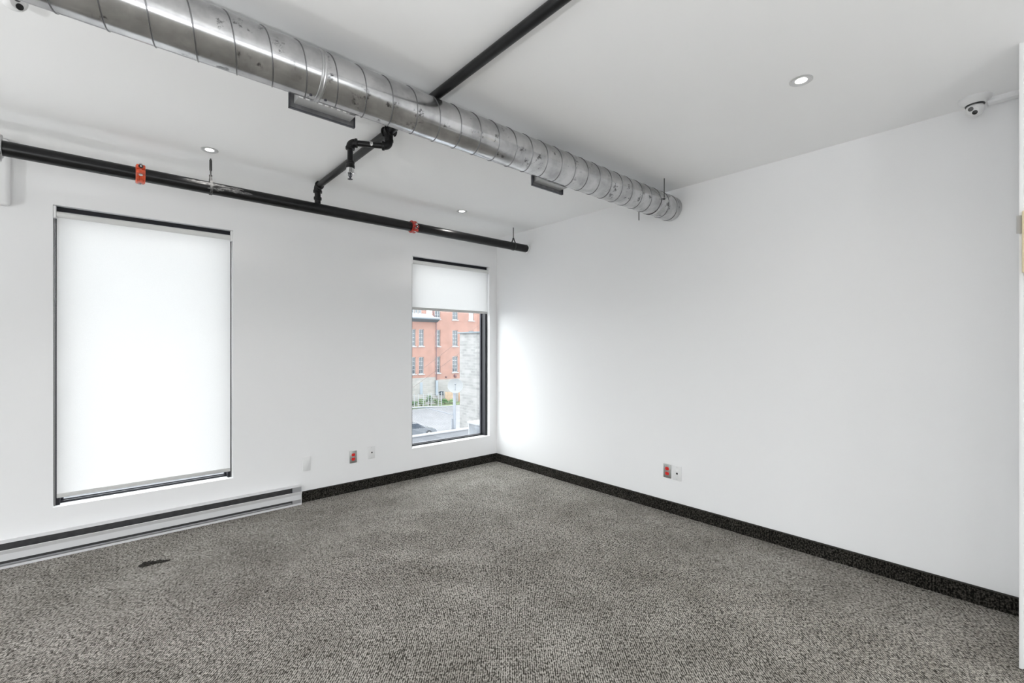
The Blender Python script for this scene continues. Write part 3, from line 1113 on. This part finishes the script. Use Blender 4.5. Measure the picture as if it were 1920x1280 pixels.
# ---------------------------------------------------------------- security cameras
def dome_camera(x, y, aim, label, wide=0.066):
    c = thing('security_camera', (x, y, ZC), label, 'camera')
    mb = MB()
    mb.lathe([(wide, 0), (wide, -.006), (wide * .93, -.014), (wide * .72, -.026), (.042, -.034), (.034, -.036)], (x, y, ZC), (0, 0, 1), n=40)
    mb.build('base', M['plate_white'], c)
    aim = Vector(aim).normalized()
    ctr = Vector((x, y, ZC - .060))
    mb = MB()
    mb.lathe([(.0385, .002), (.0385, -.004), (.036, -.008)], (x, y, ZC - .034), (0, 0, 1), n=32, cap=False)
    mb.build('gap_ring', M['black'], c)
    mb = MB()
    prof = [(.0375 * math.sin(a), -.0375 * math.cos(a)) for a in [PI * i / 20 * .80 for i in range(21)]]
    prof += [(.020, .0305), (.001, .0305)]
    mb.lathe(prof, ctr, aim, n=36)
    ball = mb.build('eyeball', M['plate_white'], c)
    right = aim.cross(Vector((0, 0, -1))).normalized()
    up = aim.cross(right).normalized()
    for nm, off, m, r in (('lens', right * .0068 - up * .0108, M['black'], .0108), ('infrared_lamp', -right * .0068 + up * .0112, M['lens_grey'], .0108)):
        mb = MB()
        mb.lathe([(r, 0), (r, .0022), (r * .8, .0032), (r * .3, .0040)], ctr + off + aim * .0300, aim, n=24)
        mb.build(nm, m, ball)
    return c
SEC = (3.425, 0.205)
dome_camera(SEC[0], SEC[1], (-SEC[0] * .95, -SEC[1] + .9, -1.45), 'white dome security camera on the ceiling, top right')
dome_camera(-0.262, 2.415, (.40, -.6, -.5), 'white security camera cut off by the top left corner of the photo')
mb = MB()       # cable raceway from the camera to the right
mb.prism([(3.47, ZC), (3.53, ZC), (3.53, ZC - .016), (3.522, ZC - .024), (3.478, ZC - .024), (3.47, ZC - .016)], 'y', 0.043, 0.160)
tag(mb.build('cable_raceway', M['wall']), 'white cable cover on the ceiling running right from the dome camera', 'raceway')

# ---------------------------------------------------------------- beige box at the right edge
bx = thing('wall_box', (2.950, 0.02, 1.71), 'pale beige box mounted on the white wall end at the right edge of the photo', 'box')
mb = MB()
mb.box(2.916, 2.9435, -0.10, 0.0335, 1.712, 1.978, bev=.006)
mb.build('cover', M['beige'], bx)
mb = MB()
mb.box(2.9435, 2.950, -0.09, 0.0285, 1.722, 1.968)
mb.build('back_plate', M['plate_white'], bx, smooth=False)
M['strike'] = mat('dull_grey_strip', (0.42, 0.41, 0.40), 0.5)
mb = MB()
mb.box(2.938, 2.9440, 0.036, 0.0500, 1.886, 1.962, bev=.001)
tag(mb.build('latch_strip', M['strike']), 'small dull grey metal strip beside the beige box at the right edge', 'latch')

# ---------------------------------------------------------------- dark debris on the carpet
mb = MB()
rnd = random.Random(11)
def lump(mb, x, y, r, h):
    rr = bmesh.ops.create_icosphere(mb.bm, subdivisions=2, radius=1.0)
    for v in rr['verts']:
        k = 1 + rnd.uniform(-.28, .28)
        v.co = Vector((x + v.co.x * r * k * 1.3, y + v.co.y * r * k, 0.004 + max(-.2, v.co.z) * h * k))
for t in range(26):
    f = t / 25
    w = .030 * (1 - f * .75)
    lump(mb, 0.150 + .128 * f + rnd.uniform(-.01, .01), 3.735 + .012 * math.sin(5 * f) + rnd.uniform(-w, w), rnd.uniform(.006, .014) * (1 - .45 * f), rnd.uniform(.006, .018) * (1 - .5 * f))
tag(mb.build('debris', M['debris'], angle=70), 'dark crumbly clump of debris lying on the carpet below the large window', 'debris')['kind'] = 'stuff'

# ================================================================ outside the window
ZG = -7.8
mb = MB()
mb.prism([(8, ZG), (32, ZG), (41.5, -7.45), (50.5, -6.40), (120, -6.40), (120, -8.3), (8, -8.3)], 'x', -60, 110)
struct(mb.build('ground', M['asphalt'], smooth=False))
mb = MB()
mb.box(-60, 110, -80, 8, ZG - .3, ZG)
struct(mb.build('street', M['asphalt'], smooth=False))
# added unseen white slabs, bouncing sky light in through the added windows
mb = MB()
mb.box(-40, XL - WT, -40, YW + WT, -.35, -.10)
struct(mb.build('bounce_slab', M['bounce_slab'], smooth=False))
mb = MB()
mb.box(XL - WT, 30, -40, YB - WT, -.35, -.10)
struct(mb.build('bounce_slab', M['bounce_slab'], smooth=False))
# lower white roof right outside, with its parapet
mb = MB()
mb.box(-10, 16.5, YW + WB + .02, 16.2, -2.9, -2.62)
struct(mb.build('roof', M['roofing'], smooth=False))
rp = thing('parapet', (9, 16.3, -2.62), 'long pale low parapet edging the white lower roof outside', 'parapet')
mb = MB()
mb.box(-10, 16.5, 16.2, 16.42, -2.9, -2.22)
mb.build('wall', M['roofing'], rp, smooth=False)
mb = MB()
mb.box(-10, 16.5, 16.16, 16.46, -2.22, -2.17, bev=.01)
mb.build('coping', M['parapet'], rp)
mb = MB()
mb.prism([(7.4, 10.5), (7.8, 10.5), (9.4, 12.6), (9.0, 12.6)], 'z', -2.618, -2.56)
tag(mb.build('roof_flashing', M['hvac']), 'grey flashing strip lying on the white lower roof', 'flashing')

# chain-link fence
def seglerp(a, b, t):
    return Vector(a) + (Vector(b) - Vector(a)) * t
FA, FB = Vector((7.2, 18.65, 0)), Vector((11.294, 16.696, 0))
FT, FBOT = -1.215, -2.50
fence = thing('chain_link_fence', (FB.x, FB.y, FBOT), 'galvanised chain link fence with thick end post beyond the lower roof', 'fence')
def post(p, z0, z1, r):
    mb = MB()
    mb.tube([(p.x, p.y, z0), (p.x, p.y, z1)], r, n=16)
    mb.lathe([(r * 1.15, 0), (r * 1.15, .03), (r * .8, .06), (.001, .08)], (p.x, p.y, z1 - .01), (0, 0, 1), n=16)
    return mb
post(FB, ZG, -0.62, 0.065).build('post', M['galv'], fence)
post(FA, ZG, FT + .05, 0.035).build('post', M['galv'], fence)
mb = MB()
mb.tube([(FB.x - .10, FB.y + .03, ZG), (FB.x - .10, FB.y + .03, -1.75)], .03, n=12)
mb.build('post', M['galv'], fence)
for z in (-1.78, -2.25):
    mb = MB()
    mb.lathe([(.07, -.03), (.078, -.028), (.078, .028), (.07, .03)], (FB.x, FB.y, z), (0, 0, 1), n=16, cap=False)
    mb.build('post_clamp', M['galv'], fence)
mb = MB()
mb.tube([(FA.x, FA.y, FT), (FB.x, FB.y, FT)], .028, n=12)
mb.build('top_rail', M['galv'], fence)
q = seglerp(FA, FB, .73)
mb = MB()
mb.tube([(q.x, q.y, FT - .03), (FB.x, FB.y, FT - .40)], .016, n=10)
mb.build('brace', M['galv'], fence)
mb = MB()
L = (FB - FA).length
ux = (FB - FA) / L
step = 0.055
nw = int(L / step)
nz = int((FT - FBOT) / step)
for i in range(nw):
    for par in (0, 1):
        pts = []
        for j in range(nz + 1):
            s = i * step + (step / 2 if (j + par) % 2 else 0) + (step / 2 if par else 0)
            off = .002 * (1 if par else -1)
            pts.append((FA.x + ux.x * s, FA.y + ux.y * s + off, FT - j * step))
        mb.tube(pts, .0036, n=3, cap=False)
mesh = mb.build('wire_mesh', M['wire'], fence, smooth=False)
mesh['kind'] = 'stuff'
# satellite dish on the post
dish = thing('satellite_dish', (FB.x, FB.y, -0.62), 'pale round satellite dish mounted on top of the fence post', 'dish')
dc = Vector((FB.x - .02, FB.y - .10, -0.36))
dax = Vector((-.52, -.75, .42)).normalized()
mb = MB()
prof = [(.33 * t, .10 * t * t) for t in [i / 10 for i in range(11)]]
prof += [(.335, .098)] + [(.33 * t, .10 * t * t - .012) for t in [i / 10 for i in range(10, -1, -1)]]
mb.lathe(prof, dc, dax, n=36, cap=False)
mb.build('reflector', M['dish'], dish)
mb = MB()
mb.tube([dc + Vector((0, 0, -.20)), dc + dax * .20 + Vector((0, 0, -.16)), dc + dax * .33 + Vector((0, 0, -.02))], .012, n=8)
mb.build('feed_arm', M['galv'], dish)
mb = MB()
mb.lathe([(.028, -.05), (.035, .02), (.02, .05)], dc + dax * .33 + Vector((0, 0, .0)), -dax, n=12)
mb.build('feed_horn', M['hvac'], dish)
mb = MB()
mb.tube([(FB.x, FB.y, -0.555), (FB.x, FB.y, -0.40), tuple(dc - dax * .02)], .03, n=10)
mb.build('mast', M['galv'], dish)

# rooftop unit
hv = thing('rooftop_unit', (11.0, 14.4, -2.62), 'grey metal rooftop ventilation unit with a white top, on the lower roof', 'unit')
mb = MB()
mb.box(10.30, 11.60, 13.30, 14.25, -2.62, -1.55, bev=.01)
mb.build('casing', M['hvac'], hv)
mb = MB()
mb.box(10.25, 11.65, 13.25, 14.30, -1.55, -1.47, bev=.01)
mb.build('top_panel', M['hvac_top'], hv)
mb = MB()
mb.lathe([(.34, 0), (.34, .05), (.30, .055), (.30, .01)], (10.95, 13.75, -1.47), (0, 0, 1), n=28, cap=False)
mb.build('fan_guard', M['dark_grey'], hv)
mb = MB()
mb.box(10.29, 10.31, 13.36, 14.2, -2.50, -1.66)
mb.build('side_grille', M['hvac'], hv, smooth=False)
for yy in (13.31, 14.22):
    mb = MB()
    mb.box(10.28, 10.33, yy - .025, yy + .025, -2.62, -1.55)
    mb.build('corner_strip', M['hvac_top'], hv, smooth=False)

# pale limestone building at the right of the view
sb = thing('stone_building', (22, 20, ZG), 'pale rough limestone block building with a flat dark roof edge, outside at right', 'building')
mb = MB()
mb.box(20.07, 27, 12.0, 28.95, ZG, 2.36)
mb.build('wall', M['stone_side'], sb, smooth=False)
mb = MB()
mb.box(19.95, 27.1, 11.9, 29.10, 2.36, 2.46, bev=.01)
mb.build('roof_edge', M['slate'], sb)
mb = MB()
mb.box(20.6, 22.0, 24.2, 25.9, 2.46, 3.10, bev=.02)
mb.build('roof_box', M['hvac_top'], sb)

# red brick building
YF = 53.6
br = thing('brick_building', (33, YF, ZG), 'red brick building with white framed windows and a stone base, across the lot', 'building')
sill = 1.31
rows = [(1.40, 3.62), (-2.25, -0.03), (5.10, 7.30)]
cols_main = [(33.05, 33.94), (35.93, 36.84), (38.74, 39.62)]
cols_bay = [(29.0, 29.87), (30.36, 31.08), (27.0, 27.9)]
holes = [(a, b, z0, z1) for (a, b) in cols_main for (z0, z1) in rows]
mb = MB()
wall_holes(mb, 32.92, 52.0, -3.17, 15.0, YF, YF + .5, holes, lambda u, v, d: (u, d, v))
mb.build('wall', M['brick'], br, smooth=False)
mb = MB()
mb.box(32.92, 52.0, YF - .06, YF + .6, ZG, -3.17)
mb.build('stone_base', M['limestone'], br, smooth=False)
YB2 = YF - 0.5        # projecting wing at left
holes_b = [(a, b, z0, z1) for (a, b) in cols_bay for (z0, z1) in rows[:2]]
mb = MB()
wall_holes(mb, 20.0, 32.88, -2.75, 4.62, YB2, YB2 + .5, holes_b, lambda u, v, d: (u, d, v))
mb.box(32.4, 32.88, YB2 + .5, YF + .3, -2.75, 4.62)
mb.build('wing_wall', M['brick'], br, smooth=False)
mb = MB()
mb.box(20.0, 32.90, YB2 - .06, YF + .4, ZG, -2.75)
mb.build('stone_base', M['limestone'], br, smooth=False)
mb = MB()
mb.box(28.9, 31.5, YB2 - .06, YB2, 3.95, 4.10)
mb.build('string_course', M['brick'], br, smooth=False)
mb = MB()      # eave of the wing
mb.prism([(YB2 - .75, 4.95), (YB2 - .75, 5.12), (YB2 - .2, 5.30), (YB2 + .2, 5.30), (YB2 + .2, 4.60), (YB2 - .10, 4.60)], 'x', 20.0, 33.1)
mb.build('eave', M['slate'], br, smooth=False)
mb = MB()
mb.box(20.0, 33.15, YB2 - .80, YB2 - .55, 5.06, 5.24, bev=.02)
mb.build('gutter', M['slate_light'], br)
mb = MB()      # upper storey set back above the eave
mb.box(20.0, 31.9, YF + .2, YF + .6, 5.2, 7.3)
mb.build('upper_wall', M['brick'], br, smooth=False)
mb = MB()
mb.box(20.0, 32.9, YF + .3, YF + .6, 7.3, 15.0)
mb.build('upper_wall', M['brick'], br, smooth=False)
mb = MB()
mb.prism([(YB2 - .2, 5.30), (YF + .2, 5.75), (YF + .2, 5.30)], 'x', 20.0, 32.6)
mb.build('wing_roof', M['slate_light'], br, smooth=False)
def bwindow(a, b, z0, z1, y, nrow=4):
    mb = MB()
    e = .02
    fr = .085
    cw = (b - a - 2 * fr - .05) / 2
    ch = (z1 - z0 - 2 * fr - .05 * (nrow - 1)) / nrow
    hs = []
    for i in range(2):
        for j in range(nrow):
            u = a + fr + i * (cw + .05)
            v = z0 + fr + j * (ch + .05)
            hs.append((u, u + cw, v, v + ch))
    wall_holes(mb, a, b, z0, z1, y + .10, y + .18, hs, lambda u, v, d: (u, d, v))
    w = mb.build('window', M['trim_white'], br, smooth=False)
    mb = MB()
    mb.box(a, b, y + .19, y + .21, z0, z1)
    mb.build('pane', M['pane'], w, smooth=False)
    mb = MB()
    mb.box(a - .12, b + .12, y - .08, y + .1, z0 - .13, z0)
    mb.build('sill', M['trim_white'], w, smooth=False)
for a, b in cols_main:
    for z0, z1 in rows:
        if a > 38 and z0 > 5:
            mb = MB()
            mb.box(a, b, YF + .10, YF + .16, z0, z1)
            mb.build('boarded_window', M['trim_white'], br, smooth=False)
            mb = MB()
            mb.box(a - .12, b + .12, YF - .08, YF + .1, z0 - .13, z0)
            mb.build('sill', M['trim_white'], br, smooth=False)
        else:
            bwindow(a, b, z0, z1, YF)
for a, b in cols_bay:
    for z0, z1 in rows[:2]:
        bwindow(a, b, z0, z1, YB2)
for x in (29.75, 30.30, 30.85):
    mb = MB()
    mb.box(x - .22, x + .22, YF + .10, YF + .2, 5.62, 6.45)
    w = mb.build('window', M['trim_white'], br, smooth=False)
    mb = MB()
    mb.box(x - .10, x + .10, YF + .08, YF + .1, 5.82, 6.28)
    mb.build('pane', M['pane'], w, smooth=False)
mb = MB()
mb.tube([(32.90, YF - .12, 9.0), (32.55, YF - .12, 6.6), (32.86, YF - .12, 5.6), (32.93, YF - .60, 5.0), (32.95, YF - .64, -3.2)], .06, n=8)
mb.build('downspout', M['down'], br)
mb = MB()
mb.box(32.80, 33.10, YF - .78, YF - .56, -5.2, -3.2)
mb.build('downspout_boot', M['down_grey'], br, smooth=False)
for (a, b, z0, z1, m) in ((30.45, 30.85, -4.9, -3.35, 'down_grey'), (33.8, 34.4, -5.3, -4.75, 'pane'), (33.55, 33.85, -5.1, -4.85, 'pane')):
    mb = MB()
    yy = (YB2 if a < 32.9 else YF) - .06
    mb.box(a, b, yy - .05, yy + .02, z0, z1)
    mb.build('basement_window', M[m], br, smooth=False)
for (x, z, r) in ((34.85, -2.85, .12), (36.35, -2.75, .22)):
    mb = MB()
    mb.lathe([(r, 0), (r, .12), (r * .7, .16)], (x, YF, z), (0, -1, 0), n=14)
    mb.build('wall_vent', M['down'], br)

# planted bank in front of the brick building
mb = MB()
mb.box(22, 44, 50.6, YF - .9, -6.6, -6.28)
struct(mb.build('bank', M['soil'], smooth=False))
gz = lambda y: -6.28
def shrub(x, y, r, h, m, label):
    t = thing('shrub', (x, y, gz(y)), label, 'shrub')
    rnd = random.Random(int(x * 100))
    mb = MB()
    z0 = gz(y)
    for k in range(260):
        a, e = rnd.uniform(0, 2 * PI), rnd.uniform(-.3, 1)
        rad = r * (rnd.uniform(.3, 1)) * math.sqrt(max(.05, 1 - e * e * .7))
        c = Vector((x + rad * math.cos(a), y + rad * math.sin(a), z0 + h * (.5 + .5 * e)))
        d1 = Vector((rnd.uniform(-1, 1), rnd.uniform(-1, 1), rnd.uniform(-.5, 1))).normalized() * rnd.uniform(.07, .16)
        d2 = Vector((rnd.uniform(-1, 1), rnd.uniform(-1, 1), rnd.uniform(-.5, 1))).normalized() * rnd.uniform(.05, .10)
        mb.quad(c - d1, c + d2, c + d1, c - d2)
    f = mb.build('foliage', m, t, smooth=False)
    mb = MB()
    for k in range(3):
        mb.tube([(x, y, z0 - .05), (x + rnd.uniform(-.2, .2), y + rnd.uniform(-.2, .2), z0 + h * .6)], .025, n=6)
    mb.build('stem', M['bark'], t)
SH = [(28.6, 51.35, .50, .75, 'dark green shrub at the far left of the bed before the brick building'),
      (29.75, 51.4, .52, .95, 'pale green shrub second from the left behind the white garden fence'),
      (30.9, 51.35, .52, 1.30, 'tall dark green shrub in the middle behind the white garden fence'),
      (32.0, 51.4, .48, .80, 'pale green shrub right of the tall one behind the garden fence'),
      (33.15, 51.3, .52, .70, 'dark green shrub just left of the pinkish board panel'),
      (34.35, 51.2, .48, .60, 'pale green low shrub in front of the pinkish board panel'),
      (36.4, 51.2, .55, 1.0, 'dark green shrub right of the fence post, before the limestone wall')]
for i, (x, y, r, h, lb) in enumerate(SH):
    shrub(x, y, r, h, M['leaf'] if i % 2 == 0 else M['leaf2'], lb)

# white garden fence of posts and wires
gf = thing('garden_fence', (30, 50.7, -6.28), 'white post and wire garden fence along the green bed', 'fence')
for x in (26.6, 27.5, 28.35, 28.9, 29.6, 30.3, 30.75, 31.8, 32.3):
    mb = MB()
    mb.box(x - .035, x + .035, 50.66, 50.73, -6.30, -4.55)
    mb.build('post', M['trim_white'], gf, smooth=False)
for k in range(7):
    z = -4.70 - .24 * k
    mb = MB()
    mb.tube([(26.2, 50.64, z), (32.35, 50.64, z)], .016, n=6)
    mb.build('wire', M['trim_white'], gf)
# wooden planter panels
def panel(x0, x1, y, z0, z1, m, label, nb):
    t = thing('board_panel', ((x0 + x1) / 2, y, z0), label, 'panel')
    for k in range(nb):
        a = x0 + (x1 - x0) * k / nb
        b = x0 + (x1 - x0) * (k + 1) / nb
        mb = MB()
        mb.box(a + .01, b - .01, y - .02 - .005 * (k % 2), y + .02, z0, z1 - .06 * ((k * 7) % 3) / 2)
        mb.build('board', m, t, smooth=False)
    for x in (x0 + .1, x1 - .1):
        mb = MB()
        mb.box(x - .04, x + .04, y + .02, y + .09, -6.28, z1)
        mb.build('post', m, t, smooth=False)
panel(33.75, 35.0, 52.1, -6.0, -4.75, M['wood'], 'pale pinkish wooden board panel in the bed before the brick building', 4)
panel(36.0, 36.9, 52.2, -6.1, -5.0, M['wood2'], 'orange wooden board panel right of the fence post', 3)

# silver car in the lot
ZCAR = -7.78
def build_car(cx, cy, rz):
    t = thing('car', (cx, cy, ZCAR), 'silver car parked in the lot, seen through the chain link fence', 'car')
    R = Matrix.Translation((cx, cy, ZCAR)) @ Matrix.Rotation(rz, 4, 'Z')
    def fin(mb):
        bmesh.ops.transform(mb.bm, matrix=R, verts=mb.bm.verts[:])
        return mb
    side = [(-2.2, .35), (-2.25, .75), (-2.1, .98), (-1.5, 1.02), (1.0, .98), (2.05, .78), (2.22, .55), (2.18, .32)]
    def loft(mb, prof, ws):
        rings = []
        for w in ws:
            rings.append([(x, w[0], z * 1.0 if abs(w[0]) < .8 else min(z, .95 * z + .02)) for x, z in prof])
        mb.ring_sweep(rings)
    mb = MB()
    loft(mb, side, [(-.88,), (-.80,), (.80,), (.88,)])
    body = fin(mb).build('body', M['car'], t)
    cab0 = [(-1.75, 1.00), (-1.15, 1.40), (.25, 1.42), (1.05, .97)]
    mb = MB()
    rings = []
    for y, k in ((-.74, 0.0), (-.58, 1.0), (.58, 1.0), (.74, 0.0)):
        rings.append([(x, y if z < 1.2 else y * (.80 if abs(y) > .6 else 1), z) for x, z in cab0])
    mb.ring_sweep(rings)
    fin(mb).build('cabin_glass', M['car_glass'], t)
    mb = MB()
    mb.box(-1.18, .28, -.60, .60, 1.395, 1.45, bev=.02)
    fin(mb).build('roof', M['car'], t)
    for s in (-1, 1):
        for (xa, za, xb, zb) in ((.27, 1.41, 1.05, .98), (-1.17, 1.41, -1.75, 1.0)):
            mb = MB()
            mb.tube([(xa, s * .58, za), (xb, s * .73, zb)], .035, n=8)
            fin(mb).build('pillar', M['car'], t)
        for x in (-1.4, 1.35):
            mb = MB()
            mb.lathe([(.20, -.11), (.33, -.11), (.34, -.05), (.34, .05), (.33, .11), (.20, .11)], (x, s * .80, .34), (0, 1, 0), n=24)
            w = fin(mb).build('wheel', M['tyre'], t)
            mb = MB()
            mb.lathe([(.19, 0), (.17, .03), (.05, .035)], (x, s * .90, .34), (0, s, 0), n=18)
            fin(mb).build('hubcap', M['zinc'], w)
        mb = MB()
        mb.box(2.05, 2.18, s * .72 - .14, s * .72 + .14, .60, .74, bev=.02)
        fin(mb).build('headlamp', M['trim_white'], t)
build_car(23.0, 41.4, math.radians(-8))
# overhead cables
def cable(a, b, sag, label):
    mb = MB()
    pts = [Vector(a) + (Vector(b) - Vector(a)) * (i / 16) - Vector((0, 0, sag * 4 * (i / 16) * (1 - i / 16))) for i in range(17)]
    mb.tube(pts, .014, n=6)
    tag(mb.build('overhead_cable', M['cable']), label, 'cable')
cable((14.0, 38.9, -6.0), (27.0, 30.2, 6.0), .3, 'thin overhead cable slanting up across the brick wall, left of its pair')
cable((15.0, 39.4, -6.4), (28.0, 30.6, 5.2), .3, 'thin overhead cable slanting up across the brick wall, right of its pair')
